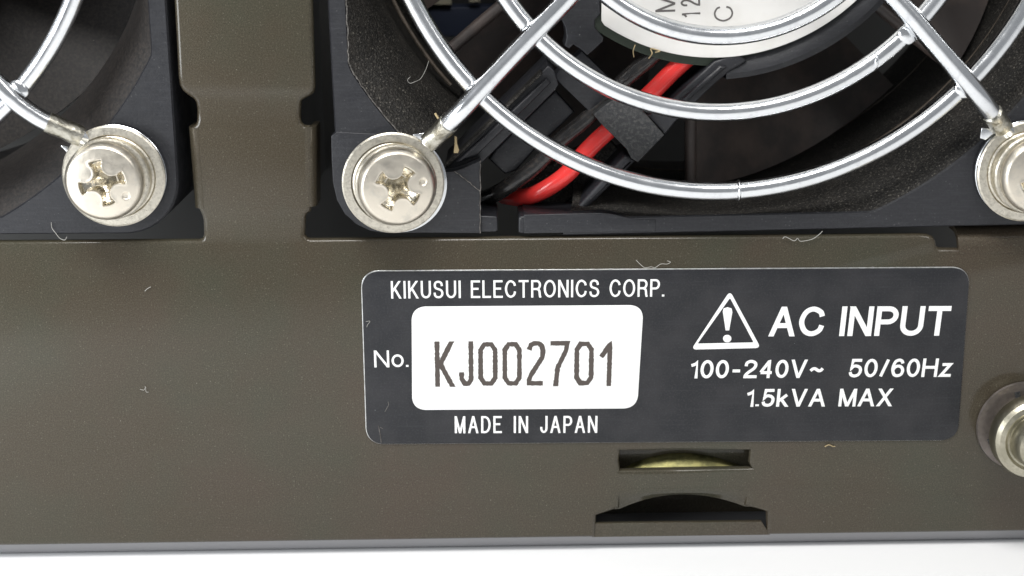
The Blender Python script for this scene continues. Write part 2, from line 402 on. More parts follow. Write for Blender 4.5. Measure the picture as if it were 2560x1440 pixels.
# ------------------------------------------------------------------ cooling fans
def frame_mesh(cx, cz, gap=None, half=9.3, wall=0.44, Rf=10.05, Rr=10.05, Rt=8.85, dt=2.3, depth=7.8):
    """square fan frame: outer wall, front face, funnel, throat and duct; gap = angles (deg) where the funnel is cut away"""
    def sq(a, hf, rc):
        c, s = cos(a), sin(a); k = hf/max(abs(c), abs(s)); x, z = c*k, s*k
        ix = hf-rc
        if abs(x) > ix and abs(z) > ix:
            sx, sz = math.copysign(ix, x), math.copysign(ix, z)
            bq = c*sx + s*sz; disc = bq*bq - (sx*sx+sz*sz-rc*rc); k = bq + math.sqrt(max(disc, 0)); x, z = c*k, s*k
        return x, z
    NA = 360; bm = bmesh.new(); prev = None; first = None
    bmf = bmesh.new(); prevf = None
    for i in range(NA+1):
        d = i*360/NA; a = radians(d)
        ox, oz = sq(a, half, 1.35)
        r_in = min(Rf if cos(a) < 0 else Rr, (half-wall)/max(abs(cos(a)), abs(sin(a))))
        ix, iz = r_in*cos(a), r_in*sin(a)
        tx, tz_ = Rt*cos(a), Rt*sin(a)
        ob = [(ox, -depth, oz), (ox, -0.06, oz), (ox*0.996, 0, oz*0.996), (ix*1.004, 0, iz*1.004), (ix, -0.05, iz)]
        if 225 < d < 247 and gap: hfun = 0.35
        fun = [(ix, -0.05, iz)]
        for s in (0.2, 0.4, 0.6, 0.8, 1.0):
            rr = r_in + (Rt-r_in)*(1-(1-s)**1.6); rr = rr if r_in > Rt else Rt
            fun.append((rr*cos(a), -0.05 - dt*s**1.3, rr*sin(a)))
        fun += [(tx, -dt-0.4, tz_), (tx, -depth, tz_)]
        skip = gap and (gap[0] < d < gap[1])
        skipn = gap and (gap[0] < (i-1)*360/NA < gap[1])
        cur = None if skip else [bm.verts.new((cx+x, -h, cz+z)) for x, h, z in ob]
        curf = None if skip else [bmf.verts.new((cx+x, -h, cz+z)) for x, h, z in fun]
        if prev and cur:
            for k in range(len(ob)-1): bm.faces.new((prev[k], prev[k+1], cur[k+1], cur[k]))
            for k in range(len(fun)-1): bmf.faces.new((prevf[k], prevf[k+1], curf[k+1], curf[k]))
        prev, prevf = cur, curf
    for b_ in (bm, bmf): bmesh.ops.remove_doubles(b_, verts=b_.verts, dist=1e-4)
    return finish(bm, 30), finish(bmf, 50)

def blade_mesh(ang0, span=44, r0=4.9, r1=8.55, hf=-2.7, pitch=0.085):
    bm = bmesh.new(); NR, NA = 8, 14; F = []; B = []
    for i in range(NR+1):
        r = r0 + (r1-r0)*i/NR
        rowf, rowb = [], []
        for j in range(NA+1):
            s = j/NA; a = radians(ang0 + span*s + 1.5*(i/NR-0.5))
            h = hf - pitch*span*s*(0.9+0.2*sin(pi*s)) * (0.85+0.15*(1-i/NR))
            th = 0.13*(1-0.6*s)+0.03
            rowf.append(bm.verts.new((r*cos(a), -h, r*sin(a)))); rowb.append(bm.verts.new((r*cos(a), -(h-th*2), r*sin(a))))
        F.append(rowf); B.append(rowb)
    for i in range(NR):
        for j in range(NA):
            bm.faces.new((F[i][j], F[i+1][j], F[i+1][j+1], F[i][j+1])); bm.faces.new((B[i][j], B[i][j+1], B[i+1][j+1], B[i+1][j]))
    for i in range(NR):
        bm.faces.new((F[i][0], B[i][0], B[i+1][0], F[i+1][0])); bm.faces.new((F[i][NA], F[i+1][NA], B[i+1][NA], B[i][NA]))
    for j in range(NA):
        bm.faces.new((F[0][j], F[0][j+1], B[0][j+1], B[0][j])); bm.faces.new((F[NR][j], B[NR][j], B[NR][j+1], F[NR][j+1]))
    add_tube(bm, [(r*cos(radians(ang0+1.5*((r-r0)/(r1-r0)-.5))), -hf+.02, r*sin(radians(ang0+1.5*((r-r0)/(r1-r0)-.5)))) for r in (r0, 6, 7.2, r1)], 0.16, 12)
    return finish(bm, 40)

FC = [(4.95, 10.56), (-17.45, 10.62)]      # fan centres
# right fan
cx, cz = FC[0]
fan = empty('cooling_fan', (cx, 4, cz), psu, 'right cooling fan with white hub sticker and red and black leads')
FR = dict(loc=(4.80, 0, 10.60), rot=(0, -radians(1.0), 0))
fm, fu = frame_mesh(0, 0, gap=(225, 247.5), half=9.2, Rr=9.62)
new_obj('frame', fm, M['flange'], fan, **FR)
new_obj('funnel', fu, M['rough'], fan, **FR)
for k in range(7):
    new_obj('blade', blade_mesh(268 + k*360/7), M['blade'], fan, loc=(cx, 0, cz))
new_obj('rotor_hub', lathe([(0, -2.6), (4.7, -2.6), (4.9, -2.8), (4.9, -7.6), (0, -7.6)], 96), M['duct'], fan, loc=(cx, 0, cz))
for nm, R_, h_, rd in (('throat_rim', 8.74, -2.75, 0.05), ('back_rim', 8.72, -5.8, 0.03)):
    bm = bmesh.new(); add_tube(bm, [(R_*cos(radians(a)), -h_, R_*sin(radians(a))) for a in range(-108, 225, 3)], rd, 8)
    new_obj(nm, finish(bm), M['rimtan'], fan, loc=(cx, 0, cz))
def worn(name, pts, parent, r=0.016):
    bm = bmesh.new(); q = []
    for p in cat(pts, 8): q.append(Vector((p.x+random.uniform(-.012, .012), p.y, p.z+random.uniform(-.012, .012))))
    add_tube(bm, q, r, 6); new_obj(name, finish(bm), M['worn'], parent)
# motor base and sticker
new_obj('motor_base', lathe([(4.9, -2.0), (4.9, -0.80), (5.0, -0.72), (5.34, -0.64), (5.48, -0.72), (5.48, -1.5), (5.3, -2.0), (4.9, -2.0)], 128, a0=-86.5, a1=118), M['flange'], fan, loc=(cx, 0, cz))
new_obj('green_board', lathe([(0, -0.74), (5.14, -0.74), (5.14, -0.9), (4.7, -1.0), (4.7, -2.5), (0, -2.5)], 128), M['green'], fan, loc=(cx, 0, cz))
def sticker_loop():
    xl = P2(1503.5, 40, -0.6)[0]; out = []
    for i in range(161):
        a = radians(i*360/161); x, z = cx + 4.93*cos(a), cz + 4.93*sin(a)
        out.append((max(x, xl), z))
    return out
hub = plate('hub_sticker', [sticker_loop()], -0.58, 0.05, M['sticker'], fan, bevel=0.015)
# corner plate, bottom tab and bottom wall where the lead slot cuts the frame
plate_px('corner_plate', [(842, 330), (1010, 338), (1050, 385), (1112, 432), (1136, 428), (1160, 420), (1201, 402), (1201, 460), (1201, 583), (1060, 582), (1000, 583), (960, 582)] +
         [(925, 577), (892, 561), (862, 535), (842, 500), (832, 455), (829, 400), (828, 340)], 0.012, 0.5, M['flange'], fan, bevel=0.02)
plate_px('frame_tab', rquad([(1196, 539), (1244, 541), (1244, 580), (1196, 581)], 6, 4), -0.05, 1.6, M['flange'], fan, bevel=0.04)
plate_px('frame_tab', rquad([(1296, 541), (1340, 539), (1340, 585), (1296, 584)], 7, 4), -0.04, 1.7, M['flange'], fan, bevel=0.05)
plate_px('bottom_wall', [(1309, 537), (1400, 534.5), (1500, 532.5), (1530, 535), (1560, 542), (1590, 548), (1640, 549), (1640, 579), (1310, 584)], 0.015, 1.4, M['flange'], fan, bevel=0.025)
# struts and lead channel
plate_px('strut', [(1352, 181), (1370, 163), (1386, 176), (1397, 212), (1388, 226), (1201, 412), (1160, 430), (1120, 432), (1112, 420), (1180, 352)], -0.55, 2.6, M['flange'], fan, bevel=0.05)
plate_px('strut', [(1365, 196), (1378, 208), (1190, 392), (1150, 408), (1140, 405)], -0.38, 0.5, M['flange'], fan, bevel=0.07)
plate_px('strut', [(1352, 178), (1357, 184), (1120, 418), (1113, 414)], -0.40, 0.5, M['rough'], fan, bevel=0.03)
plate_px('channel_floor', [(1388, 226), (1436, 280), (1405, 312), (1340, 372), (1290, 428), (1262, 436), (1222, 398), (1240, 372)], -1.15, 0.4, M['flange'], fan, bevel=0.06)
plate_px('channel_floor', [(1505, 330), (1560, 385), (1470, 460), (1390, 530), (1330, 528), (1290, 516), (1270, 470), (1400, 400)], -1.9, 0.4, M['rough'], fan, bevel=0.06)
plate_px('strut_arm', [(1384, 193), (1423, 149), (1440, 142), (1455, 128), (1516, 188), (1560, 232), (1524, 258), (1484, 289)], -0.85, 0.9, M['flange'], fan, bevel=0.03)
plate_px('strut_arm', [(1500, -60), (1500, 0), (1502, 35), (1488, 49), (1487, 68), (1509, 94), (1508, 104), (1479, 131), (1468, 139), (1455, 126), (1434, 112), (1423, 122),
          (1411, 115), (1416, 94), (1413, 70), (1404, 50), (1380, 20), (1370, -60)], -0.62, 1.2, M['flange'], fan, bevel=0.04)
plate_px('lead_clip', [(1483, 286), (1518, 258), (1560, 236), (1617, 288), (1661, 338), (1595, 406), (1578, 396), (1566, 372), (1501, 308)], -0.42, 0.45, M['clip'], fan, bevel=0.03)
plate_px('strut', [(1786, 152), (1845, 132), (1868, 152), (1848, 166), (1826, 178), (1790, 208), (1740, 256), (1688, 306), (1662, 338), (1618, 290), (1650, 272), (1684, 244)], -0.6, 1.8, M['flange'], fan, bevel=0.07)
plate_px('strut', [(1800, 163), (1818, 168), (1738, 238), (1700, 275), (1690, 262)], -0.47, 0.4, M['flange'], fan, bevel=0.09)
plate_px('strut', rquad([(1563, 386), (1592, 400), (1456, 534), (1426, 534)], 8, 4), -0.5, 1.8, M['flange'], fan, bevel=0.10)
def pw(l): return [P(x, y, h) for x, y, h in l]
tube('red_lead', pw([(1760, 108, -1.1), (1727, 138, -1.0), (1680, 180, -0.95), (1632, 228, -0.9), (1570, 285, -0.95), (1503, 342, -0.9), (1460, 385, -0.85), (1420, 432, -0.8), (1372, 468, -0.9), (1330, 488, -1.15), (1296, 494, -1.6), (1262, 490, -2.4)]), 0.225, M['red'], fan, seg=20)
tube('black_lead', pw([(1665, 108, -1.1), (1632, 140, -1.0), (1565, 197, -1.0), (1510, 250, -1.05), (1466, 297, -1.0), (1407, 347, -0.95), (1340, 414, -0.95), (1290, 452, -1.0), (1250, 478, -1.15), (1222, 492, -1.6), (1200, 498, -2.3)]), 0.21, M['blackwire'], fan, seg=20)

wl = []
for a in range(170, 225, 3):
    ca, sa = cos(radians(a)), sin(radians(a)); rr_ = min(10.05, 8.76/max(abs(ca), abs(sa)))
    wl.append(Vector((rr_*ca, 0.0, rr_*sa)))
worn('worn_edge', [Vector(FR['loc']) + Matrix.Rotation(-radians(1.0), 3, 'Y') @ v for v in wl], fan)
worn('worn_edge', [P(1136, 427, .03), P(1165, 450, .03), P(1201, 478, .03)], fan, 0.012)
worn('worn_edge', [P(1201, 402, .03), P(1201, 480, .03), P(1201, 583, .03)], fan, 0.012)

# left fan
lx, lz = FC[1]
fan2 = empty('cooling_fan', (lx, 4, lz), psu, 'left cooling fan of which only the lower right corner shows')
fm, fu = frame_mesh(0, 0, half=9.25)
new_obj('frame', fm, M['flange'], fan2, loc=(-17.40, 0, 10.70))
new_obj('funnel', fu, M['duct'], fan2, loc=(-17.40, 0, 10.70))
for k in range(7): new_obj('blade', blade_mesh(292 + k*360/7, hf=-3.6), M['duct'], fan2, loc=(lx, 0, lz))
new_obj('rotor_hub', lathe([(0, -2.4), (4.7, -2.4), (4.9, -2.6), (4.9, -7.6), (0, -7.6)], 96), M['duct'], fan2, loc=(lx, 0, lz))

# ------------------------------------------------------------------ finger guards
def ring_mesh(R, h, rad=0.222, seg=16, n=160):
    bm = bmesh.new(); add_tube(bm, [(R*cos(2*pi*i/n), -h, R*sin(2*pi*i/n)) for i in range(n)], rad, seg, closed=True); return finish(bm, 60)
def weld(name, p, r, parent, squash=(1, 1, 1)):
    bm = bmesh.new(); bmesh.ops.create_icosphere(bm, subdivisions=3, radius=1)
    for v in bm.verts:
        k = 1 + random.uniform(-0.05, 0.05); v.co = Vector((v.co.x*r*squash[0]*k, v.co.y*r*squash[1]*k, v.co.z*r*squash[2]*k))
    return new_obj(name, finish(bm, 60), M['chrome'], parent, loc=p)
ringmeshes = [ring_mesh(8.03, 0.45), ring_mesh(6.11, 0.45), ring_mesh(4.30, 0.5)]
def guard(c, label, spokes):
    g = empty('fan_guard', (c[0], -0.5, c[1]), psu, label)
    for m_ in ringmeshes: new_obj('ring', m_, M['chrome'], g, loc=(c[0], 0, c[1]))
    for sp in spokes:
        def fl(t, L=len(sp)): return (1, 1)
        tube('spoke', sp, 0.232, M['chrome'], g, seg=18)
    return g
def lug(c, g, ang, R=1.23):
    """flattened eye of the guard wire under the washer"""
    me = lathe([(0.55, 0.04), (0.55, 0.22), (R-0.08, 0.22), (R, 0.16), (R, 0.05), (R-.05, 0.03)], 64)
    new_obj('eye', me, M['chrome'], g, loc=(c[0], 0, c[1]))
g1 = guard(FC[0], 'chrome wire guard over the right fan', [
    pw([(2120, -560, .86), (1640, -235, .86), (1415, 0, .86), (1305, 114, .86), (1195, 231, .85), (1150, 280, .80), (1118, 312, .58), (1097, 334, .34), (1070, 358, .20)]),
    pw([(1580, -690, .86), (2000, -255, .86), (2241, 0, .86), (2325, 96, .86), (2409, 194, .85), (2450, 244, .78), (2474, 276, .58), (2492, 300, .36), (2516, 330, .2)]),
    [(4.95, -0.86, 10.56), (10, -0.86, 15.6), (12.2, -0.5, 17.8), (12.6, -0.2, 18.2)], [(4.95, -0.86, 10.56), (0, -0.86, 15.5), (-2.3, -0.5, 17.8), (-2.7, -0.2, 18.2)]])
g2 = guard((FC[1][0], FC[1][1]), 'chrome wire guard over the left fan', [
    pw([(-500, -300, .86), (-120, 90, .86), (0, 214, .84), (45, 258, .76), (95, 293, .60), (140, 315, .45), (185, 333, .32), (215, 348, .2)]),
    [(lx, -0.86, lz), (lx-5, -0.86, lz-5), (lx-7.4, -0.4, lz-7.4)]])
# flattened, rough ends of the spokes and weld marks
def flat_end(pts, g, r=0.25):
    bm = bmesh.new(); add_tube(bm, cat(pts, 8), lambda t: r*(1+0.03*sin(t*11)), 16)
    new_obj('spoke_end', finish(bm, 60), M['weld'], g)
flat_end(pw([(1122, 308, .62), (1104, 327, .44), (1085, 345, .32), (1068, 358, .28)]), g1)
flat_end(pw([(2480, 283, .56), (2492, 300, .42), (2508, 320, .3)]), g1)
flat_end(pw([(118, 305, .54), (150, 319, .45), (180, 331, .36), (205, 343, .3)]), g2)
def gpt(c, R, px):  # point of a ring nearest a pixel
    p = P(px[0], px[1], 0.45); d = Vector((p.x-c[0], 0, p.z-c[1])).normalized()*R
    return Vector((c[0]+d.x, -0.45, c[1]+d.z))
for R, px, rr in ((8.03, (1846, 478), .24), (6.11, (2178, 140), .24)):
    p = gpt(FC[0], R, px); weld('butt_weld', p, rr, g1, (0.35, 1.08, 1.08))
for R, px in ((8.03, (1190, 226)), (6.11, (1325, 80)), (8.03, (2402, 215)), (6.11, (2262, 82))):
    p = gpt(FC[0], R, px); p.y = -0.60; weld('spot_weld', p, 0.2, g1, (1.25, 0.6, 1.25))
p = gpt(FC[1], 8.03, (42, 218)); p.y = -0.6; weld('spot_weld', p, 0.21, g2, (1.3, 0.6, 1.3))

# ------------------------------------------------------------------ screws
def head_mesh(R=0.935, H=0.34, h0=0.72):
    bm = bmesh.new(); n = 132; g = {}
    def hz(x, z):
        r = hypot(x, z)
        base = h0 + H*(1 - (r/R)**2*0.30) - (0.13*max(0, (r/R-0.86)/0.14)**2)
        # phillips recess: a disc minus four round lobes on the diagonals
        s = r - 0.56
        for a in (45, 135, 225, 315):
            s = max(s, 0.235 - hypot(x-0.475*cos(radians(a)), z-0.475*sin(radians(a))))
        s = max(s, min(min(abs(x), abs(z)) - 0.15, r - 0.38))
        t = min(1, max(0, -s/0.032)); t = t*t*(3-2*t)
        depth = 0.17 + 0.42*max(0, 1-r/0.5)
        rim = 0.006*math.exp(-((s-0.02)/0.025)**2)
        d2 = hypot(x-0.62*cos(radians(-45)), z-0.62*sin(radians(-45)))
        dot = 0.035*min(1, max(0, (0.10-d2)/0.04))
        return base - depth*t + rim - dot
    # polar grid, fine enough for the recess
    NR, NA = 84, 192; rings = [[bm.verts.new((0, -hz(0, 0), 0))]]
    for i in range(1, NR+1):
        r = R*(i/NR)
        rings.append([bm.verts.new((r*cos(2*pi*k/NA), -hz(r*cos(2*pi*k/NA), r*sin(2*pi*k/NA)), r*sin(2*pi*k/NA))) for k in range(NA)])
    rings.append([bm.verts.new((R*cos(2*pi*k/NA), -(h0), R*sin(2*pi*k/NA))) for k in range(NA)])
    rings.append([bm.verts.new((R*0.3*cos(2*pi*k/NA), -(h0), R*0.3*sin(2*pi*k/NA))) for k in range(NA)])
    for k in range(NA): bm.faces.new((rings[0][0], rings[1][k], rings[1][(k+1) % NA]))
    for A, B in zip(rings[1:], rings[2:]):
        for k in range(NA): bm.faces.new((A[k], B[k], B[(k+1) % NA], A[(k+1) % NA]))
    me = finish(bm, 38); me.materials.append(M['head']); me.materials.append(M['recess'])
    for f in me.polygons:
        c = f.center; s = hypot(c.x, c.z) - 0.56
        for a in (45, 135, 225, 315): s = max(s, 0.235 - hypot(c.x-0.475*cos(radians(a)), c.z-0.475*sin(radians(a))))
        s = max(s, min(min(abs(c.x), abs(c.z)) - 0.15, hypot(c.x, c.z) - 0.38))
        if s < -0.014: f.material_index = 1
    return me
HEAD = head_mesh()
WASH = lathe([(0.45, 0.22), (1.16, 0.22), (1.24, 0.27), (1.24, 0.34), (1.20, 0.375), (1.02, 0.385), (0.98, 0.36), (0.94, 0.385), (0.45, 0.39)], 96, ang=28)
SPRING = lathe([(0.45, 0.39), (0.96, 0.39), (0.985, 0.42), (0.985, 0.66), (0.95, 0.70), (0.45, 0.72)], 96, ang=28)
def screw(c, rotdeg, tilt, label, off=(0, 0)):
    root = empty('screw', (c[0], -0.2, c[1]), psu, label)
    rx, rz = tilt
    new_obj('flat_washer', WASH, M['nickel'], root, loc=(c[0], 0, c[1]), rot=(rx*.4, rotdeg/57.3*2, rz*.4))
    new_obj('spring_washer', SPRING, M['nickel'], root, loc=(c[0] + off[0]*.5, 0, c[1] + off[1]*.5), rot=(rx, 1.0, rz))
    h = new_obj('head', HEAD, M['head'], root, loc=(c[0], 0, c[1])); h.rotation_mode = 'XYZ'
    h.matrix_world = Matrix.Translation((c[0], 0, c[1]))
    h.rotation_euler = (Matrix.Rotation(rz, 3, 'Z') @ Matrix.Rotation(rx, 3, 'X') @ Matrix.Rotation(-radians(rotdeg), 3, 'Y')).to_euler()
    h.location = (c[0] + off[0], 0, c[1] + off[1])
    return root
S1 = P2(285, 440, 0.3); S2 = P2(981, 457, 0.3); S3 = P2(2569, 428, 0.3)
for c, g in ((S1, g2), ((S2[0]+.09, S2[1]-.04), g1), (S3, g1)): lug(c, g, 0)
screw(S1, 14, (0, 0.03), 'screw with washers at the lower right corner of the left fan', (-0.13, -0.03))
screw(S2, 57, (0.0, 0.18), 'screw with washers at the lower left corner of the right fan')
screw(S3, 30, (0, 0), 'screw with washers cut by the right edge of the photo', (0.13, -0.02))
# little torn flaps of wire plating beside the washers
for g, px in ((g1, [(1030, 336, .25), (1062, 332, .3), (1068, 346, .3), (1052, 358, .25)]), (g2, [(150, 362, .2), (170, 366, .25), (172, 385, .2), (160, 372, .2)]), (g1, [(2452, 318, .2), (2500, 324, .25), (2462, 350, .2), (2448, 345, .2)])):
    plate('eye_flap', [[P2(x, y, h) for x, y, h in px]], 0.26, 0.10, M['chrome'], g, bevel=0.03)

# thumb screw at the lower right
T = P2(2557, 1064, 0.06)
ts = empty('thumb_screw', (T[0], -0.3, T[1]), psu, 'nickel thumb screw on a dark star washer at the right edge')
sw = lathe([(0.5, 0.0), (1.17, 0.0), (1.2, 0.05), (1.18, 0.11), (0.5, 0.13)], 96)
new_obj('star_washer', sw, M['darkwasher'], ts, loc=(T[0], 0, T[1]))
for a in (105, 205, 320):
    bm = bmesh.new(); add_tube(bm, [(T[0]+q*cos(radians(a)), -0.125, T[1]+q*sin(radians(a))) for q in (0.74, 0.98)], 0.07, 10)
    new_obj('washer_tooth', finish(bm), M['clip'], ts)
new_obj('knob', lathe([(0.6, 0.12), (0.72, 0.35), (0.98, 0.50), (1.07, 0.66), (1.07, 0.94), (1.03, 1.04), (0.94, 1.12), (0.82, 1.15), (0.75, 1.11), (0.70, 1.11), (0.68, 1.16), (0.66, 1.46), (0.60, 1.58), (0.44, 1.66), (0.0, 1.70)], 96, ang=26), M['knob'], ts, loc=(T[0]+0.0, 0, T[1]))

# ------------------------------------------------------------------ rating label
LAB = [P2(2424, 668.5), P2(904, 678), P2(917.5, 1109), P2(2393, 1099)]
lab = plate('rating_label', [rquad([LAB[0], LAB[3], LAB[2], LAB[1]][::-1], 0.42, 10)], 0.045, 0.04, M['label'], psu, bevel=0.012, label='black rating label with white lettering and a serial number panel')
def shrink(c, d):
    cc = [sum(p[0] for p in c)/4, sum(p[1] for p in c)/4]
    return [(p[0]+math.copysign(d, cc[0]-p[0])*-1, p[1]+math.copysign(d, cc[1]-p[1])*-1) for p in c]
big = [(LAB[0][0]+.006, LAB[0][1]+.026), (LAB[1][0]-.022, LAB[1][1]+.026), (LAB[2][0]-.022, LAB[2][1]-.008), (LAB[3][0]+.006, LAB[3][1]-.008)]
plate('foil_edge', [rquad([big[0], big[3], big[2], big[1]][::-1], 0.44, 10)], 0.030, 0.025, M['labeledge'], lab, bevel=0.01)
wp = [P2(1609, 763, .05), P2(1590, 1021.5, .05), P2(1031, 1024, .05), P2(1029, 765, .05)]
wp = [P2(1609, 762.5, .05), P2(1029, 766.5, .05), P2(1030.5, 1025, .05), P2(1593, 1021, .05)]
plate('serial_number_panel', [rquad(wp, 0.34, 10)], 0.052, 0.006, M['white'], lab, bevel=0.001)

def A_(cx, cy, rx, ry, a0, a1, n=12): return [(cx+rx*cos(radians(a0+(a1-a0)*i/n)), cy+ry*sin(radians(a0+(a1-a0)*i/n))) for i in range(n+1)]
def sm(l, n=5): return [tuple(p) for p in cat([(x, y, 0) for x, y in l], n)]
G = {
 'A': (.70, [[(0, 0), (.35, 1)], [(.35, 1), (.70, 0)], [(.13, .34), (.57, .34)]]),
 'C': (.68, [sm([(.67, .70), (.60, .88), (.36, 1), (.12, .87), (0, .5), (.12, .13), (.36, 0), (.60, .12), (.68, .34)])]),
 'D': (.62, [[(.2, 0), (0, 0), (0, 1), (.2, 1)] + A_(.24, .5, .38, .5, 88, -88, 14) + [(.2, 0)]]),
 'E': (.52, [[(.54, 1), (0, 1), (0, 0), (.55, 0)], [(0, .53), (.50, .53)]]),
 'H': (.62, [[(0, 0), (0, 1)], [(.62, 0), (.62, 1)], [(0, .53), (.62, .53)]]),
 'I': (.0, [[(0, 0), (0, 1)]]),
 'J': (.44, [[(.44, 1), (.44, .27)] + A_(.22, .27, .22, .27, 0, -180, 12) + [(0, .34)]]),
 'K': (.60, [[(0, 0), (0, 1)], [(.58, 1), (0, .36)], [(.20, .58), (.62, 0)]]),
 'L': (.48, [[(0, 1), (0, 0), (.49, 0)]]),
 'M': (.72, [[(0, 0), (0, 1)], [(0, 1), (.36, 0)], [(.36, 0), (.72, 1)], [(.72, 1), (.72, 0)]]),
 'N': (.62, [[(0, 0), (0, 1)], [(0, 1), (.62, 0)], [(.62, 0), (.62, 1)]]),
 'O': (.74, [A_(.37, .5, .37, .5, 0, 360, 28)]),
 'P': (.56, [[(0, 0), (0, 1)], [(0, 1), (.32, 1)] + A_(.32, .735, .25, .265, 88, -88, 10) + [(.3, .47), (0, .47)]]),
 'R': (.60, [[(0, 0), (0, 1)], [(0, 1), (.34, 1)] + A_(.34, .745, .24, .255, 88, -88, 10) + [(.3, .49), (0, .49)], sm([(.32, .49), (.50, .42), (.55, .26), (.57, .08), (.60, 0)])]),
 'S': (.60, [sm([(.56, .72), (.50, .92), (.29, 1), (.09, .93), (.03, .75), (.11, .59), (.31, .52), (.50, .44), (.59, .26), (.50, .07), (.29, 0), (.07, .08), (.0, .30)])]),
 'T': (.60, [[(0, 1), (.60, 1)], [(.30, 1), (.30, 0)]]),
 'U': (.60, [[(0, 1), (0, .32)] + A_(.30, .32, .30, .32, 180, 360, 14) + [(.60, 1)]]),
 'V': (.66, [[(0, 1), (.33, 0)], [(.33, 0), (.66, 1)]]),
 'X': (.64, [[(0, 0), (.62, 1)], [(.02, 1), (.64, 0)]]),
 '0': (.50, [A_(.25, .5, .25, .5, 0, 360, 24)]),
 '1': (.28, [[(0, .74), (.10, .78), (.24, .86), (.28, 1), (.28, 0)]]),
 '2': (.50, [sm([(.01, .68), (.05, .90), (.25, 1), (.45, .90), (.49, .72), (.40, .52), (.15, .28), (.02, .10), (0, 0)]) + [(.52, 0)]]),
 '4': (.54, [[(.40, 0), (.40, 1), (.38, .98), (0, .28)], [(0, .26), (.56, .26)]]),
 '5': (.50, [[(.46, 1), (.10, 1), (.04, .48)] + sm([(.04, .48), (.12, .60), (.27, .64), (.45, .54), (.50, .33), (.42, .09), (.24, 0), (.06, .07), (0, .25)])]),
 '6': (.50, [sm([(.47, .78), (.41, .94), (.27, 1), (.10, .90), (.01, .60), (.01, .33), (.10, .07), (.26, 0), (.43, .08), (.50, .32), (.42, .54), (.26, .62), (.09, .54), (.01, .36)])]),
 '7': (.50, [[(0, 1), (.50, 1)] + sm([(.50, 1), (.36, .74), (.22, .42), (.17, 0)])]),
 'o': (.48, [A_(.24, .36, .24, .36, 0, 360, 22)]),
 'k': (.46, [[(0, 0), (0, 1)], [(.43, .70), (0, .26)], [(.15, .42), (.46, 0)]]),
 'z': (.42, [[(.02, .70), (.42, .70), (.0, 0), (.43, 0)]]),
 '.': (.02, [[(0.0, -.06), (0.0, .07)]]), '-': (.38, [[(0, .38), (.38, .38)]]),
 '~': (.60, [sm([(0, .36), (.10, .48), (.22, .50), (.38, .38), (.50, .38), (.60, .52)])]),
 '/': (.30, [[(0, -.04), (.30, 1.04)]]), ' ': (.20, []),
}
# square-cornered plotter digits of the serial number
SG = dict(G)
SG['0'] = (.46, [[(.0, .16), (.0, .84), (.12, .98), (.34, .98), (.46, .84), (.46, .16), (.34, .02), (.12, .02), (.0, .16)]])
SG['K'] = (.46, [[(0, 0), (0, 1)], [(.46, 1), (.04, .42)], [(.10, .50), (.48, 0)]])
SG['J'] = (.30, [[(.30, 1), (.30, .12), (.22, .02), (.10, .02), (0, .14), (0, .30)]])
SG['2'] = (.44, [[(.0, .84), (.06, .96), (.16, 1), (.30, 1), (.40, .94), (.44, .82), (.42, .66), (.06, .22), (.0, .10), (.0, .02), (.44, .02)]])
SG['7'] = (.46, [[(0, 1), (.46, 1), (.42, .82), (.16, .40), (.10, .0)]])
SG['1'] = (.30, [[(0, .66), (.10, .76), (.28, .98), (.26, 0)]])
def ribbon(bm, pts, wd, fn, h, jag=0, lo=-1e3, hi=1e3):
    pts = [Vector((p[0], p[1])) for p in pts]; cl = (pts[0]-pts[-1]).length < 1e-4
    if cl: pts = pts[:-1]
    # drop duplicates
    q = [pts[0]]
    for p in pts[1:]:
        if (p-q[-1]).length > 1e-4: q.append(p)
    pts = q
    if jag:
        q = []; M_ = len(pts)
        for i in range(M_ if cl else M_-1):
            a, b = pts[i], pts[(i+1) % M_]; k = max(1, int((b-a).length/0.035))
            q += [a + (b-a)*j/k for j in range(k)]
        if not cl: q.append(pts[-1])
        pts = q
    N = len(pts); L = []
    h0_ = h
    for i, p in enumerate(pts):
        h = h0_ + (0 if cl else 0.0025*i/N)
        a = pts[i-1] if (i or cl) else None; b = pts[(i+1) % N] if (i < N-1 or cl) else None
        d1 = (p-a).normalized() if a is not None else (b-p).normalized(); d2 = (b-p).normalized() if b is not None else d1
        n1 = Vector((-d1.y, d1.x)); n2 = Vector((-d2.y, d2.x)); m_ = (n1+n2)
        if m_.length < 0.2: m_ = n1
        m_.normalize(); k = wd/2/max(0.45, m_.dot(n1))*(1 + jag*random.uniform(-1, 1))
        s1, s2 = p + m_*k, p - m_*k
        if not cl and i in (0, N-1):      # cut slanting stroke ends level with the cap line or the baseline
            d = d2 if i == 0 else d1
            for v_ in (s1, s2):
                bd = hi if v_.y > hi - 1e-6 else (lo if v_.y < lo + 1e-6 else None)
                if bd is not None and abs(d.y) > 0.3: v_ += d*((bd - v_.y)/d.y)
        L.append((bm.verts.new(fn(s1, h)), bm.verts.new(fn(s2, h))))
    for i in range(N if cl else N-1):
        A, B = L[i], L[(i+1) % N]; bm.faces.new((A[0], A[1], B[1], B[0]))
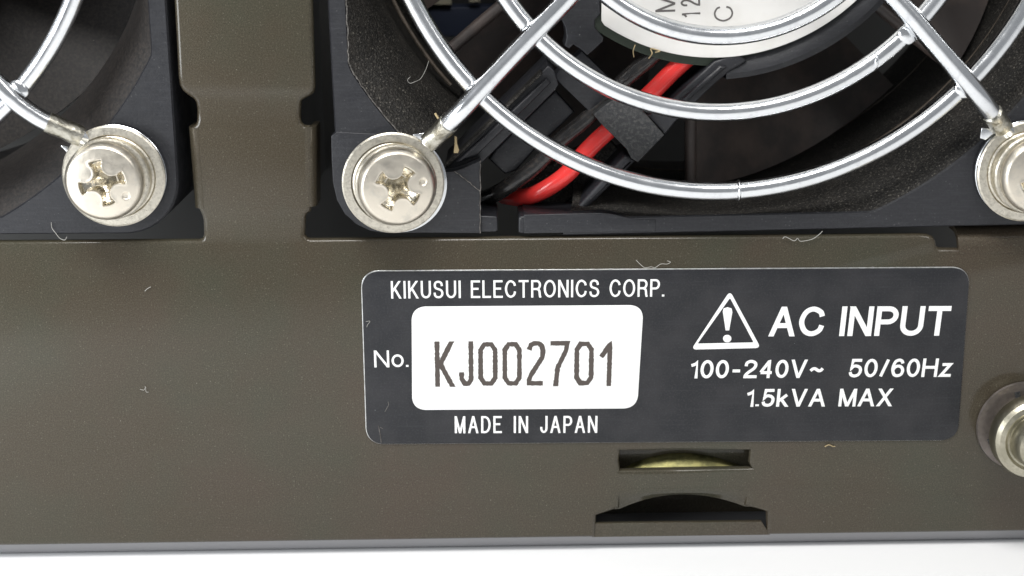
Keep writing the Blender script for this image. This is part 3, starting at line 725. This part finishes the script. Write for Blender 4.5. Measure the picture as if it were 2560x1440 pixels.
def text(name, s, a, b, cap, stroke, m_, parent, h, glyphs=G, gap=.20, slant=0.0, rot90=False, fit=True, spw=None):
    """one line of print: a, b = ends of its baseline (photo pixels on the label), cap height and stroke in hundredths of a unit"""
    A, B = Vector(P2(*a, h)), Vector(P2(*b, h)); u = (B-A); Wd = u.length; u.normalize(); v = Vector((-u.y, u.x))
    cap_ = cap/100; st = stroke/100
    tot = 0.0; fixed = 0.0; n = len(s)
    gabs = gap*cap_
    for i, ch in enumerate(s):
        if ch == ' ': fixed += (spw or .28)*cap_
        else:
            tot += glyphs[ch][0]; fixed += st
            if i < n-1: fixed += gabs
    sx = (Wd - fixed)/tot if tot > 0.05 and fit else cap_
    bm = bmesh.new(); x = 0.0
    for i, ch in enumerate(s):
        if ch == ' ': x += (spw or .28)*cap_; continue
        for k, pl in enumerate(glyphs[ch][1]):
            inset = st*0.5
            q = [Vector((x + p[0]*sx + st/2, inset + p[1]*(cap_-st))) for p in pl]
            if (q[0]-q[-1]).length > 1e-3:
                for e, f, sc_ in ((0, 1, pl[0]), (-1, -2, pl[-1])):
                    if sc_[1] not in (0, 1): continue
                    dd = q[e]-q[f]
                    if abs(dd.y) > 0.35*abs(dd.x): q[e].y = cap_ if sc_[1] == 1 else 0.0
                    q[e] = q[e] + (q[e]-q[f]).normalized()*inset*(2.2 if abs(dd.y) > 0.35*abs(dd.x) else 0.9)
            lo, hi = (-1e3, 1e3) if ch in '/~' else (0, cap_)
            def fn(p, hh):
                py = max(lo, min(hi, p.y)); px = p.x + slant*py
                return (A.x + u.x*px + v.x*py, -hh, A.y + u.y*px + v.y*py)
            ribbon(bm, q, st if ch != '.' else st*1.15, fn, h + 0.003*k, 0.14 if glyphs is SG else 0, lo, hi)
        x += glyphs[ch][0]*sx + st + gabs
    for f in bm.faces: f.normal_update()
    for f in bm.faces:
        if f.normal.y > 0: f.normal_flip()
    me = bpy.data.meshes.new('text'); bm.to_mesh(me); bm.free()
    return new_obj(name, me, m_, parent)
hl = 0.049
text('lettering', 'KIKUSUI ELECTRONICS CORP.', (978, 746.5), (1661, 741.5), 45.5, 5.3, M['white'], lab, hl, gap=.135, spw=.42)
text('lettering', 'No.', (936, 918.5), (1022, 917.5), 45, 5.6, M['white'], lab, hl, gap=.13)
text('lettering', 'MADE IN JAPAN', (1137, 1083), (1493, 1082), 46.5, 5.5, M['white'], lab, hl, gap=.15, spw=.52)
text('serial_number', 'KJ002701', (1088, 967), (1531, 965), 121, 12.3, M['ink'], lab, 0.055, glyphs=SG, gap=.10)
text('lettering', 'AC INPUT', (1921, 841), (2370, 839), 78, 13.0, M['white'], lab, hl, gap=.10, slant=0.05, spw=.42)
text('lettering', '100-240V~', (1722, 946), (2058, 944.5), 49, 7.9, M['white'], lab, hl, gap=.12, slant=0.05)
text('lettering', '50/60Hz', (2120, 943.5), (2376, 942), 49.5, 7.8, M['white'], lab, hl, gap=.12, slant=0.05)
text('lettering', '1.5kVA MAX', (1862, 1017), (2229, 1015.5), 48, 7.8, M['white'], lab, hl, gap=.115, slant=0.05, spw=.60)
for l, rr_ in (([(946, 1064, .047), (950, 1084, .047), (953, 1106, .047)], .012), ([(962, 1030, .047), (972, 1012, .047), (970, 1004, .047)], .008), ([(884+66, 1068, .047), (958, 1072, .047)], .006)):
    bm = bmesh.new(); add_tube(bm, [P(x, y, h) for x, y, h in l], rr_, 5); new_obj('scuff', finish(bm), M['worn'], lab)
# warning triangle
tri_o = rquad(pts2([(1825, 727), (1728, 874), (1902, 870)], hl), 0.13, 6)
tri_i = rquad(pts2([(1825, 745), (1744, 859), (1884, 856)], hl), 0.035, 4)
plate('warning_triangle', [tri_o, tri_i], hl+0.002, 0.006, M['white'], lab, bevel=0.001)
ex = pts2([(1807, 779), (1809, 771), (1819, 768), (1829, 771), (1831, 780), (1823, 826), (1814, 826)], hl)
dot = pts2([(1818+10.5*cos(radians(a)), 846.5+9.5*sin(radians(a))) for a in range(0, 360, 20)], hl)
plate('exclamation_mark', [ex, dot], hl+0.002, 0.006, M['white'], lab, bevel=0.001)

# print on the hub sticker (reads upwards)
hs = -0.575
def vtext(s, bx, y0, y1, cap, st):
    return text('lettering', s, (bx, y0), (bx, y1), cap, st, M['hubink'], fan, hs, gap=.30)
text('hub_print', 'C', (1833, 53), (1833, 14), 47, 4.2, M['hubink'], fan, hs)
text('hub_print', '12', (1751, 43), (1750, -4), 47, 4.6, M['hubink'], fan, hs, gap=.34)
text('hub_print', 'M', (1688, 29), (1688, -12), 48, 5.0, M['hubink'], fan, hs)

# ------------------------------------------------------------------ lint and fibres lying on the unit
def fibre(name, l, r, m_, label, category='lint'):
    o = tube(name, pw(l), r, m_, None, seg=6, smooth=6); o['label'] = label; o['category'] = category; o['group'] = 'loose fibres on the panel and fans'
    return o
fibre('lint_fibre', [(1072, 152, -.9), (1064, 175, -.7), (1052, 196, -.6), (1038, 204, -.5), (1025, 208, -.5), (1019, 200, -.5), (1026, 192, -.5)], .006, M['lint'], 'thin curled hair in the dark funnel above the middle screw')
fibre('lint_fibre', [(128, 556, .06), (130, 570, .05), (140, 584, .06), (150, 596, .08), (162, 600, .12), (167, 592, .14)], .007, M['lint'], 'curved grey fibre below the left screw over the panel edge')
fibre('lint_fibre', [(1957, 597, .06), (1964, 592, .07), (1985, 602, .06), (1994, 596, .09), (2002, 603, .06), (2030, 598, .06), (2048, 586, .08), (2056, 578, .1)], .0075, M['lint'], 'zigzag grey fibre on the panel edge under the right fan')
fibre('lint_fibre', [(1590, 650, .05), (1600, 660, .08), (1612, 669, .09), (1628, 667, .08), (1638, 669, .07), (1652, 660, .08), (1668, 660, .06), (1676, 655, .1), (1668, 652, .08)], .0065, M['lint'], 'thin white fibre on the top edge of the black label')
fibre('lint_fibre', [(362, 728, .03), (368, 722, .04), (377, 717, .03)], .007, M['lint'], 'short pale fibre on the bare panel above left of the label')
fibre('lint_fibre', [(350, 973, .03), (360, 975, .04), (364, 967, .06), (365, 979, .03), (371, 980, .03)], .0065, M['lint'], 'tiny forked fibre low on the bare left panel')
fibre('lint_fibre', [(915, 804, .07), (925, 803, .07), (919, 812, .07), (917, 818, .07)], .005, M['lint'], 'small hooked fibre on the left edge of the label')
fibre('lint_fibre', [(2062, 1117, .03), (2072, 1112, .05), (2082, 1116, .04), (2088, 1116, .03)], .012, M['straw'], 'short tan fibre under the right half of the label')
plate('straw_bristle', [[P2(x, y, .2) for x, y in [(1136, 340), (1142, 343), (1143, 360), (1148, 376), (1145, 383), (1134, 383), (1136, 362)]]], 0.2, 0.06, M['straw'], None, bevel=.02)
o = bpy.data.objects['straw_bristle']; o['label'] = 'flat straw coloured bristle beside the middle screw and spoke'; o['category'] = 'bristle'
fibre('straw_bristle', [(1088, 284, -.1), (1096, 296, 0.0), (1104, 302, .05)], .03, M['straw'], 'short straw bristle above the spoke end', 'bristle')
fibre('straw_bristle', [(1588, 112, -.5), (1583, 128, -.45), (1585, 143, -.45)], .012, M['straw'], 'thin straw bristle hanging under the white hub sticker', 'bristle')
fibre('straw_bristle', [(1622, 146, -.6), (1630, 134, -.5), (1627, 122, -.55), (1640, 124, -.5), (1650, 128, -.45), (1638, 131, -.5)], .016, M['straw'], 'straw tuft between the hub sticker and black lead', 'bristle')
